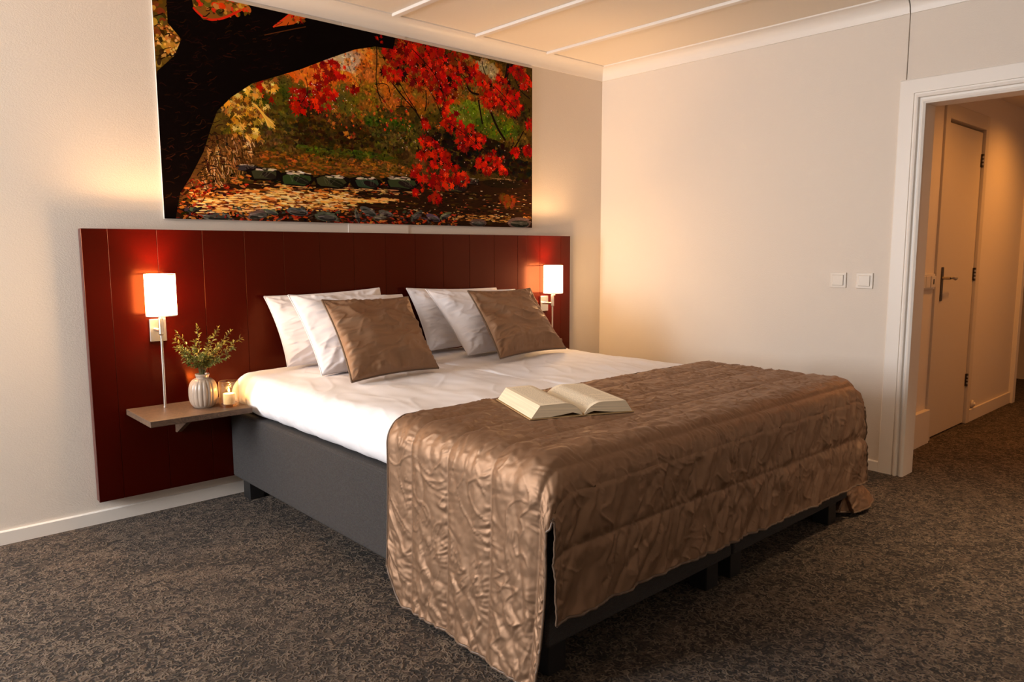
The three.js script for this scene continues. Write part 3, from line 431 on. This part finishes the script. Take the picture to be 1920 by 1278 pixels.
// ---- quilted satin bedspread across the foot ----
{
  const XA = 0.402, XB = 2.262, TOP = MT + 0.016, RS = 0.085, ZS = 1.432, RF = 0.085, ZE = 2.172, zc = ZE - RF, HEMS = 0.022, HEMF = 0.192;
  const du = 0.0045, seams = [1.572, 1.757, 1.953, 2.150, 2.367], fl = TOP - RS - HEMS, arc = RS * Math.PI / 2, flat = XB - XA - 2 * RS, total = 2 * fl + 2 * arc + flat;
  const topDrop = (z) => (z <= zc ? 0 : RF - Math.sqrt(Math.max(0, RF * RF - (z - zc) * (z - zc))));
  const tArc = zc - ZS, tEnd = tArc + RF * Math.PI / 2, drop = TOP - RF - HEMF;      // t runs from the head edge over the top, round the foot edge and down the front
  const zOf = (t) => (t <= tArc ? ZS + t : t <= tEnd ? zc + RF * Math.sin((t - tArc) / RF) : ZE);
  const sL = fl + arc * 0.26, sR = fl + arc * 1.58 + flat;                             // the front apron starts on the shoulders; below that the corners are split
  const flare = new THREE.CatmullRomCurve3([[2.244, 2.085], [2.305, 2.135], [2.45, 2.145], [2.56, 2.09], [2.54, 1.96], [2.46, 1.80], [2.40, 1.64], [2.34, 1.432]].map(([x, z]) => V(x, 0, z)));   // the far side spreads out where it meets the floor
  function form(s, t) {
    const z = zOf(Math.min(t, tEnd)), dy = topDrop(z); let x, y;
    const half = s < total / 2, k = half ? s : total - s, hem = HEMS + (half ? 0.10 * Math.pow(1 - sm(ZS, ZS + 0.13, z), 2) : 0.0);
    const sh = TOP - dy - RS;                                                          // height where the side begins to hang
    if (k < fl) { x = 0; y = hem + (sh - hem) * (k / fl); }
    else if (k < fl + arc) { const a = (k - fl) / RS; x = RS * (1 - Math.cos(a)); y = sh + RS * Math.sin(a); }
    else { x = RS + k - fl - arc; y = TOP - dy; }
    const low = 1 - Math.min(1, k / fl);
    x = half ? XA + x - low * low * (0.012 + 0.02 * sm(1.75, 2.15, z)) : XB - x;
    let zz = z; if (k < fl) zz += low * (half ? -0.012 : 0) * sm(1.9, 2.17, z); if (!half && k < fl) { const h = flare.getPoint(Math.min(1, Math.max(0, (ZE - z) / (ZE - ZS)))), f = Math.pow(low, 1.25); x += (h.x - x) * f; zz += (h.z - zz) * f; }
    if (t > tEnd) { const f = (t - tEnd) / drop; y = y + (HEMF + 0.012 * Math.sin(x * 2.2) - y) * f; zz = ZE + 0.004 + 0.012 * f + 0.006 * noise(x * 5, f, 3) * f; x += (x - (XA + XB) / 2) / 0.93 * 0.035 * f * (x > 1.3 ? 1 : 0.1); }
    return V(x, y, zz);
  }
  const ridge = (a, b, c, pw) => Math.pow(1 - Math.abs(noise(a, b, c)), pw);
  function relief(s, t) {
    let near = 9, side = 1, band = 0; const zt = ZS + t;
    for (let k = 0; k < seams.length; k++) { const dd = zt - seams[k]; if (Math.abs(dd) < Math.abs(near)) { near = dd; side = Math.sign(dd) || 1; band = k; } }
    const e = Math.abs(near), front = sm(tArc, tEnd + 0.06, t) * sm(fl + arc * 0.3, fl + arc, Math.min(s, total - s));
    const puff = (0.009 - 0.004 * front) * (1 - Math.exp(-e / 0.016)), k = Math.min(s, total - s), side0 = 1 - sm(fl * 0.8, fl + arc, k), lowSide = side0 * (1 - sm(0.1, 0.45, k));
    const w = noise(s * 4, t * 4, 31) * 0.03, wob = noise(s * 13, t * 13, 37) * 0.012, fringe = Math.exp(-e / 0.030) * (0.55 + 0.45 * noise(s * 7, band, 44));
    const pucker = fringe * 0.0048 * noise((s + e * 0.8 * noise(s * 7, band, 7)) * 52, e * 5, band * 9 + side) * sm(0, 0.008, e);
    const bill = (a, b, c) => Math.abs(noise(a, b, c));
    const apron = front * ((bill((s + t * 0.40 + w) * 7, t * 2.2, 51) - 0.3) * 0.013 + (bill((s + t * 0.28 + wob) * 17, t * 3, 63) - 0.3) * 0.0105);
    const drape = side0 * (1 - 0.65 * sm(tEnd - 0.05, tEnd, t)) * ((bill((t + k * 0.08 + w) * 10, k * 1.6, 91) - 0.3) * 0.006 + (bill((t + k * 0.55 + wob) * 11, k * 7, 97) - 0.3) * 0.0070 * (0.15 + 0.85 * lowSide) + (bill((t - k * 0.4 + wob) * 24, k * 13, 99) - 0.3) * 0.0030 * (0.2 + 0.8 * lowSide));
    const top = (1 - front) * (1 - side0), fold = apron + drape + top * ((bill(s * 5 + w * 20, t * 9, 15) - 0.3) * 0.006 + (bill(s * 15 + wob * 40, t * 17, 18) - 0.3) * 0.005);
    const crease = (ridge(s * 8 + w * 30, t * 9 - w * 40, 71, 14) - 0.07) * 0.0035 + noise(s * 40, t * 40, 83) * 0.0005;
    const calm = sm(0.004, 0.03, e) * sm(0, 0.012, t);
    const bx = XA + RS + s - fl - arc - 0.872, bz = zt - 1.860, bu = Math.abs(bx * 0.921 + bz * 0.389), bv = bx * 0.399 - bz * 0.917;   // pressed flat under the book
    const book = (1 - sm(0.19, 0.215, bu)) * sm(-0.03, -0.008, bv) * (1 - sm(0.345, 0.37, bv));
    return (puff * sm(0, 0.03, t) + pucker + (fold + crease) * (0.25 + 0.75 * calm)) * (1 - book) + 0.0055 * book;
  }
  const nu = Math.round(total / du), nv = Math.round((tEnd + drop) / du), su = total / nu, tv = (tEnd + drop) / nv, eps = 0.004, a = V(0, 0, 0), b = V(0, 0, 0), c = V(0, 0, 0);
  const point = (s, t) => { const p = form(s, t), tt = Math.min(t, t > tEnd ? t : tEnd - eps); a.copy(form(Math.min(total, s + eps), tt)).sub(form(Math.max(0, s - eps), tt)); b.copy(form(s, tt + (t > tEnd ? 0 : eps))).sub(form(s, Math.max(0, tt - eps))); a.cross(b).normalize(); c.set(p.x - 1.33, p.y - 0.2, Math.max(0, p.z - 1.6)); if (t > tEnd ? a.z < 0 : a.dot(c) < 0) a.negate(); return p.addScaledVector(a, relief(s, t)); };
  const g = grid(nu, nv, (i, j) => { const s = i * su, t = j * tv; if (t > tEnd - 1e-6 && (s < sL || s > sR)) return null; return point(s, t); }, (i, j) => [i * su, j * tv], true);
  const spread = tag(mesh('bedspread', g, M.satin), 'brown quilted satin bedspread draped over the foot of the bed', 'bedspread');
  // bound edges and stitched seam lines, laid on the cloth
  const run = (n, f) => { const pts = []; for (let i = 0; i <= n; i++) pts.push(point(...f(i / n))); return pts; };
  const edge = (name, n, f, r, m) => mesh(name, tube(run(n, f), r, n * 2, 6), m, spread);
  edge('hem_binding', 300, (q) => [q * total, 0.001], 0.0035, M.satinEdge);
  edge('hem_binding', 70, (q) => [0, q * (tEnd - 0.006)], 0.0045, M.satinEdge); edge('hem_binding', 70, (q) => [total, q * (tEnd - 0.006)], 0.0045, M.satinEdge);
  edge('hem_binding', 260, (q) => [sL + q * (sR - sL), tEnd + drop], 0.0045, M.satinEdge);
  edge('hem_binding', 60, (q) => [q * sL, tEnd - 0.004], 0.0035, M.satinEdge); edge('hem_binding', 60, (q) => [total - q * (total - sR), tEnd - 0.004], 0.0035, M.satinEdge);
  edge('hem_binding', 50, (q) => [sL, tEnd + 0.004 + q * (drop - 0.004)], 0.003, M.satinEdge); edge('hem_binding', 50, (q) => [sR, tEnd + 0.004 + q * (drop - 0.004)], 0.003, M.satinEdge);
  for (const z of seams) { const t = z - ZS, ends = t > tEnd ? [sL, sR] : [0, total]; const st = [], n = Math.round((ends[1] - ends[0]) / 0.012); for (let i = 0; i < n; i++) { const s = ends[0] + (i + 0.2) / n * (ends[1] - ends[0]), p = point(s, t), q = point(s + 0.006, t); st.push(cyl(0.0008, 0.0008, p, q, 5)); } const m = mesh('seam_stitching', st, M.thread, spread); m.userData.kind = 'stuff'; }
}

// ---- pillows and cushions ----
function pillow(o) {
  const { BL, BR, TL, TR, thick, seed, soft = 0.06, wrinkle = 1, n = 84 } = o, N = V(0, 0, 0).copy(BR).sub(BL).cross(TL.clone().sub(BL)).normalize();
  const at = (u, v) => {                                       // u, v in -1..1; sides drawn in between the corners
    const uu = u * (1 - soft * (1 - v * v) * (0.7 + 0.3 * Math.abs(u))), vv = v * (1 - soft * 0.9 * (1 - u * u)), a = (uu + 1) / 2, b = (vv + 1) / 2;
    const low = BL.clone().lerp(BR, a), high = TL.clone().lerp(TR, a); return low.lerp(high, b);
  };
  const ridge = (a, b, c, pw) => Math.pow(1 - Math.abs(noise(a, b, c)), pw);
  const f = (u, v, s) => {
    const e = Math.min(1 - Math.abs(u), 1 - Math.abs(v)), base = Math.pow(Math.max(0, (1 - u ** 4) * (1 - v ** 4)), 0.55) * (0.72 + 0.28 * (1 - u * u) * (1 - v * v) - 0.1 * v);
    const ca = Math.atan2(1 - Math.abs(v), 1 - Math.abs(u)), cd = Math.hypot(1 - u * Math.sign(u), 1 - Math.abs(v));
    const radial = Math.sin(ca * 9 + seed + noise(u * 2, v * 2, seed) * 2.5) * Math.exp(-cd / 0.42) * 0.006;
    const pull = noise((Math.abs(u) > Math.abs(v) ? v : u) * 9, e * 2.2, seed + 3) * Math.exp(-e / 0.16) * 0.0075;
    const soft2 = (ridge(u * 1.0 + v * 0.5, v * 1.7, seed + 9, 4) - 0.3) * 0.007 + noise(u * 1.3, v * 1.3, seed + 5) * 0.009 + (ridge(u * 1.6 - v * 0.9, v * 4.2, seed + 13, 7) - 0.15) * 0.0035;
    return thick * base + wrinkle * sm(0, 0.12, e) * (radial + pull + soft2) * s * (s > 0 ? 1 : -0.4);
  };
  const mk = (s) => grid(n, n, (i, j) => { const u = -1 + 2 * i / n, v = -1 + 2 * j / n; return at(u, v).addScaledVector(N, s * Math.max(0.0005, f(u, v, s))); }, (i, j) => [i / n * 0.55, j / n * 0.55], s < 0);
  let g = mergeGeometries([mk(1), mk(-1)]); const uv = g.attributes.uv; g = mergeVertices(g, 1e-6); g.computeVertexNormals();
  const rim = []; for (let k = 0; k < 240; k++) { const q = k / 60, h = Math.floor(q), w = -1 + 2 * (q - h); const [u, v] = [[w, -1], [1, w], [-w, 1], [-1, -w]][h]; rim.push(at(u, v)); }
  return { body: g, rim: tube(rim, o.rim, 480, 6, true) };
}
for (const q of [
  ['white pillow against the headboard, rearmost on the shelf side', [0.645, 0.615, 0.215], [1.265, 0.615, 0.215], [0.598, 0.938, 0.095], [1.225, 0.956, 0.095], 0.068, 3],
  ['white pillow leaning behind the left brown cushion', [0.655, 0.612, 0.525], [1.27, 0.612, 0.505], [0.66, 0.948, 0.215], [1.285, 0.924, 0.215], 0.075, 17],
  ['white pillow against the headboard, rearmost on the doorway side', [1.46, 0.615, 0.205], [2.08, 0.615, 0.205], [1.395, 0.948, 0.095], [2.035, 0.928, 0.095], 0.068, 29],
  ['white pillow leaning behind the right brown cushion', [1.515, 0.612, 0.47], [2.13, 0.612, 0.45], [1.442, 0.946, 0.205], [2.085, 0.922, 0.205], 0.075, 41],
]) {
  const r = pillow({ BL: V(...q[1]), BR: V(...q[2]), TL: V(...q[3]), TR: V(...q[4]), thick: q[5], seed: q[6], rim: 0.0028, soft: 0.05 });
  const m = tag(mesh('pillow', r.body, M.pillowcase), q[0], 'pillow', 'white pillows on the bed'); mesh('seam', r.rim, M.pillowcase, m);
}
for (const q of [
  ['brown satin cushion nearer the bedside shelf', [0.645, 0.618, 0.795], [1.125, 0.618, 0.74], [0.702, 0.934, 0.455], [1.145, 0.930, 0.475], 0.062, 57],
  ['brown satin cushion nearer the doorway', [1.53, 0.618, 0.705], [2.045, 0.618, 0.66], [1.572, 0.939, 0.40], [2.012, 0.937, 0.41], 0.060, 71],
]) {
  const r = pillow({ BL: V(...q[1]), BR: V(...q[2]), TL: V(...q[3]), TR: V(...q[4]), thick: q[5], seed: q[6], rim: 0.004, soft: 0.07, wrinkle: 1.25 });
  const m = tag(mesh('cushion', r.body, M.satin), q[0], 'cushion', 'brown satin cushions on the bed'); mesh('piping', r.rim, M.satinEdge, m);
}

// ---- open book ----
{
  const o = V(0.872, MT + 0.0236, 1.860), ux = V(0.921, 0, 0.389), vx = V(0.399, 0, -0.917);
  const book = thing('book', 'thick open book lying on the bedspread', 'book', [o.x, o.y, o.z]);
  book.rotation.y = Math.atan2(-ux.z, ux.x); const D = -0.336;                              // local: x across the pages, z from the front end (0) to the back end (D)
  const half = (sgn, hgt, wid, out) => {                                                    // page block: top swells from the gutter, fore-edge slopes outward
    const top = [], n = 20; for (let i = 0; i <= n; i++) { const q = i / n; top.push([0.004 + q * (wid - 0.004), 0.006 + hgt * Math.min(1, Math.pow(Math.sin(Math.min(1, q * 2.3) * Math.PI / 2), 0.75)) * (1 - 0.10 * q)]); }
    const low = [[wid + out, 0.003], [wid * 0.75, 0.004], [wid * 0.5, 0.008], [wid * 0.25, 0.013], [0.02, 0.008], [0.004, 0.002]];
    return { top, ring: [...top, ...low], sgn };
  };
  for (const [sgn, hgt, wid, out] of [[-1, 0.040, 0.150, 0.030], [1, 0.036, 0.152, 0.024]]) {
    const h = half(sgn, hgt, wid, out), s = new THREE.Shape(h.ring.map(([x, y]) => new THREE.Vector2(sgn * x, y)));
    const g = new THREE.ExtrudeGeometry(s, { depth: -D, bevelEnabled: false }); g.translate(0, 0, D); g.computeVertexNormals(); const uv = g.attributes.uv, pp = g.attributes.position; for (let i = 0; i < uv.count; i++) uv.setXY(i, pp.getZ(i) * 2 + pp.getX(i), pp.getY(i) * 9 + pp.getX(i) * 0.5);
    const blk = mesh('page_block', toCreasedNormals(g, 0.6), M.pageEdge, book);
    mesh('page', grid(20, 8, (i, j) => V(sgn * h.top[i][0], h.top[i][1] + 0.0006, D * j / 8), (i, j) => [sgn > 0 ? i / 20 : 1 - i / 20, j / 8], sgn < 0), M.page, blk);
    mesh('cover', box(Math.min(0, sgn * (wid + out + 0.006)), Math.max(0, sgn * (wid + out + 0.006)), -0.001, 0.0025, D - 0.004, 0.004, 0.001), M.cover, book);
  }
  mesh('spine', box(-0.014, 0.014, -0.0012, 0.003, D - 0.004, 0.004, 0.001), M.cover, book);
}

// ================= bedside shelf, lamps, vase, candle =================
{
  const s = thing('bedside_shelf', 'grey-brown wooden shelf fixed to the headboard beside the bed', 'shelf', [-0.010, 0.460, 0.051]);
  const g = box(0, 0.412, 0, 0.025, 0, 0.325, 0.0025); mesh('board', g, M.wood, s);
  const tri = new THREE.Shape([[0, 0], [0, -0.105], [0.018, -0.105], [0.20, -0.012], [0.20, 0]].map(([a, b]) => new THREE.Vector2(a, b)));
  const b = new THREE.ExtrudeGeometry(tri, { depth: 0.02, bevelEnabled: false }).rotateY(-Math.PI / 2).translate(0.215, 0, 0); mesh('bracket', metreUV(b.toNonIndexed()), M.wood, s);
}
function wallLamp(x, label, left) {
  const l = thing('wall_lamp', label, 'lamp', [x, 0, 0.05], 'matching wall lamps on the headboard'), Z = 0.085, sx = left ? 0.004 : -0.004;
  mesh('back_plate', box(-0.033 + sx, 0.034 + sx, 0.764, 0.861, 0, 0.012, 0.002), M.nickel, l);
  mesh('arm', [cyl(0.0075, 0.0075, V(sx - 0.012, 0.816, 0.01), V(-0.006, 0.816, Z), 16), cyl(0.010, 0.010, V(-0.006, 0.805, Z), V(-0.006, 0.868, Z), 20), new THREE.SphereGeometry(0.0105, 16, 10).toNonIndexed().translate(-0.006, 0.805, Z)], M.nickel, l);
  const rod = mesh('rod', cyl(0.0055, 0.0055, V(-0.008, 0.487, Z), V(-0.006, 0.81, Z), 16), M.nickel, l); mesh('end_cap', cyl(0.0068, 0.0068, V(-0.008, 0.486, Z), V(-0.008, 0.492, Z), 16), M.nickel, rod);
  mesh('socket', cyl(0.014, 0.014, V(0, 0.868, Z), V(0, 0.90, Z), 20), M.nickel, l);
  const R = 0.0605, y0 = 0.879, y1 = 1.055;
  const sh = mesh('shade', lathe([[R - 0.0015, y0], [R, y0], [R, y1], [R - 0.0015, y1], [R - 0.0015, y0]], 0, 0, Z, 48), M.shade, l);
  for (const rim of [lathe([[R + 0.0006, y0], [R + 0.0006, y0 + 0.004], [R - 0.001, y0 + 0.004], [R - 0.001, y0]], 0, 0, Z, 48), lathe([[R + 0.0006, y1 - 0.004], [R + 0.0006, y1], [R - 0.001, y1], [R - 0.001, y1 - 0.004]], 0, 0, Z, 48)]) mesh('shade_rim', rim, M.shadeTrim, sh);
  mesh('spider', [0, 1, 2].map((k) => { const a = k * 2.094; return cyl(0.0012, 0.0012, V(0, 0.90, Z), V(Math.cos(a) * R, 0.90, Z + Math.sin(a) * R), 6); }), M.nickel, sh);
  const p = new THREE.PointLight(LAMP_COLOUR, LAMP_POWER, 0, 2); p.position.set(x, 0.965, 0.05 + Z); p.castShadow = true; p.shadow.radius = 1.2; scene.add(p);
  for (const [s, power] of [[1, LAMP_UP], [-1, LAMP_DOWN]]) { const q = new THREE.SpotLight(LAMP_COLOUR, power, 0, 0.86, 1, 2); q.position.set(x, 0.967 + s * 0.02, 0.05 + Z); q.target.position.set(x, 0.967 + s, 0.05 + Z); q.castShadow = true; q.shadow.radius = 1.2; scene.add(q, q.target); }   // light through the open top and bottom
  return l;
}
wallLamp(0.130, 'lit wall lamp with white cylinder shade above the wooden shelf', true);
wallLamp(2.477, 'lit wall lamp with white cylinder shade at the far end of the headboard', false);

const SHELF = 0.485;
{
  const v = thing('vase', 'small ribbed beige ceramic vase on the bedside shelf', 'vase', [0.252, SHELF, 0.225]), H = 0.142;
  const prof = (q) => { const t = q; return t < 0.88 ? 0.0255 + 0.0315 * Math.pow(Math.max(0, 1 - Math.pow(Math.abs(t - 0.43) / 0.455, 2.6)), 0.55) : 0.0255 + 0.0035 * sm(0.9, 1, t); };
  const g = grid(160, 60, (i, j) => { const a = -i / 160 * 2 * Math.PI, q = j / 60, r = prof(q) * (1 + (0.075 * Math.pow(Math.abs(Math.cos(a * 9)), 0.55) - 0.05) * sm(0.02, 0.12, q) * (1 - sm(0.80, 0.9, q))); return V(Math.cos(a) * r, q * H, Math.sin(a) * r); }, (i, j) => [i / 160, j / 60], true);
  const body = mesh('body', g, M.ceramic, v);
  mesh('rim', lathe([[0.029, H], [0.0285, H + 0.002], [0.025, H + 0.001], [0.0235, H - 0.03], [0, H - 0.032]], 0, 0, 0, 40), M.ceramic, v);
  mesh('foot', lathe([[0, 0.0005], [0.030, 0.0005], [0.032, 0.004]], 0, 0, 0, 40), M.ceramic, v);
  // sprigs of small-leaved greenery standing in the vase
  const plant = thing('greenery', 'spray of small-leaved olive green sprigs in the ribbed vase', 'plant', [0.252, SHELF + H - 0.03, 0.225]), r = rng(8);
  const leafShape = (() => { const s = []; for (const [a, b] of [[0, 0], [0.32, 0.25], [0.42, 0.5], [0.30, 0.8], [0, 1], [-0.30, 0.8], [-0.42, 0.5], [-0.32, 0.25]]) s.push([a, b]); return s; })();
  const leaf = (p, dir, len, width) => {
    const up = V(r() - 0.5, r() * 0.6 + 0.3, r() - 0.5).normalize(), sx = V(0, 0, 0).crossVectors(dir, up).normalize(), nn = V(0, 0, 0).crossVectors(sx, dir).normalize(), pos = [];
    const pt = ([a, b]) => p.clone().addScaledVector(sx, a * width * 2).addScaledVector(dir, b * len).addScaledVector(nn, (Math.abs(a) * 0.5 - b * b * 0.25) * len * 0.6);
    const mid = pt([0, 0.5]); for (let i = 0; i < 8; i++) { const a = pt(leafShape[i]), b = pt(leafShape[(i + 1) % 8]); pos.push(...mid.toArray(), ...a.toArray(), ...b.toArray()); }
    const g = new THREE.BufferGeometry(); g.setAttribute('position', new THREE.Float32BufferAttribute(pos, 3)); g.setAttribute('uv', new THREE.Float32BufferAttribute(new Float32Array(48), 2)); g.computeVertexNormals(); return g;
  };
  // the tips, in the plane seen over the shelf: (sideways, height above the rim, towards the room)
  const tips = [[-0.105, 0.150, 0.01], [-0.082, 0.178, -0.03], [-0.115, 0.125, 0.05], [-0.088, 0.085, 0.06], [-0.005, 0.200, -0.02], [0.030, 0.150, 0.02], [-0.035, 0.140, 0.03], [0.092, 0.185, -0.04], [0.138, 0.168, -0.02], [0.170, 0.135, 0.0], [0.118, 0.100, 0.05], [0.062, 0.125, 0.05], [-0.060, 0.110, -0.05], [0.085, 0.070, 0.07], [0.010, 0.115, 0.07], [-0.03, 0.09, 0.08], [0.045, 0.09, -0.06], [-0.07, 0.06, 0.02], [0.05, 0.06, 0.06], [0.0, 0.08, 0.04], [-0.045, 0.075, 0.05], [0.03, 0.07, 0.03], [-0.02, 0.11, -0.02], [0.06, 0.10, 0.0], [-0.08, 0.10, 0.03], [0.10, 0.13, 0.02]];
  tips.forEach(([tx, ty, tz], k) => {
    const a = V((r() - 0.5) * 0.02, 0, (r() - 0.5) * 0.02), b = V(tx * 0.22, 0.045 + ty * 0.25, tz * 0.22), c = V(tx * 0.66, 0.035 + ty * 0.72, tz * 0.62), e = V(tx, 0.032 + ty, tz), cv = new THREE.CatmullRomCurve3([a, b, c, e]);
    const sprig = mesh('sprig', new THREE.TubeGeometry(cv, 14, 0.0011, 5).toNonIndexed(), M.stem, plant), gs = [[], []], n = k < 11 ? 13 : 17;
    for (let i = 0; i < n; i++) {
      const q = 0.30 + 0.70 * i / (n - 1), p = cv.getPoint(q), d = cv.getTangent(q);
      for (const s of [-1, 1]) { const o = V(r() - 0.5, r() - 0.3, r() - 0.5).cross(d).normalize().multiplyScalar(s); gs[(r() * 2) | 0].push(leaf(p, d.clone().multiplyScalar(0.6).add(o.multiplyScalar(0.8)).normalize(), (0.012 + r() * 0.011) * (q > 0.6 ? 1 : 0.85), 0.0034 + r() * 0.0018)); }
    }
    gs[0].push(leaf(cv.getPoint(1), cv.getTangent(1), 0.018, 0.004));
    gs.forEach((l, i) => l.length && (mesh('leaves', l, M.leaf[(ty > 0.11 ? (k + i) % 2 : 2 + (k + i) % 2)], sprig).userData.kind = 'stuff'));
  });
}
{
  const c = thing('candle_holder', 'lit white candle in a textured amber glass on the bedside shelf', 'candle', [0.338, SHELF, 0.288]), R = 0.0405, H = 0.108, n = 96;
  const wall = (r, s) => grid(n, 60, (i, j) => { const a = i / n * 2 * Math.PI, y = j / 60, d = s * 0.0011 * Math.max(0, Math.sin(a * 26 + (Math.floor(y * 24) % 2) * Math.PI)) * Math.max(0, Math.sin(y * 24 * Math.PI % Math.PI)) * sm(0.08, 0.12, y) * (1 - sm(0.90, 0.94, y)); return V(Math.cos(a) * (r + d), 0.001 + y * H, Math.sin(a) * (r + d)); }, (i, j) => [i / n, j / 60]);
  mesh('glass', [wall(R, 1), lathe([[R - 0.003, H + 0.001], [R - 0.0015, H + 0.0026], [R, H + 0.001]], 0, 0, 0, 48), lathe([[0, 0.001], [R - 0.001, 0.001]], 0, 0, 0, 48)], M.amberGlass, c);
  mesh('glass_base', lathe([[0, 0.003], [R - 0.004, 0.003], [R - 0.004, 0.011], [0, 0.011]], 0, 0, 0, 40), M.amberGlass, c);
  const w = mesh('candle', lathe([[0, 0.0115], [0.024, 0.0115], [0.0245, 0.054], [0.023, 0.0565], [0.012, 0.0555], [0, 0.055]], 0, 0, 0, 36), M.wax, c); mesh('wick', cyl(0.0008, 0.0007, V(0, 0.054, 0), V(0.001, 0.064, 0), 6), M.wick, w);
  mesh('flame', lathe([[0, 0.060], [0.0032, 0.063], [0.0046, 0.068], [0.0036, 0.075], [0.0016, 0.083], [0, 0.088]], 0, 0, 0, 16), M.flame, c);
  const p = new THREE.PointLight(new THREE.Color().setRGB(1, 0.55, 0.2), CANDLE_POWER, 0, 2); p.position.set(0.338, SHELF + 0.072, 0.288); p.castShadow = true; p.shadow.radius = 0.15; scene.add(p);
}

renderer.render(scene, camera);
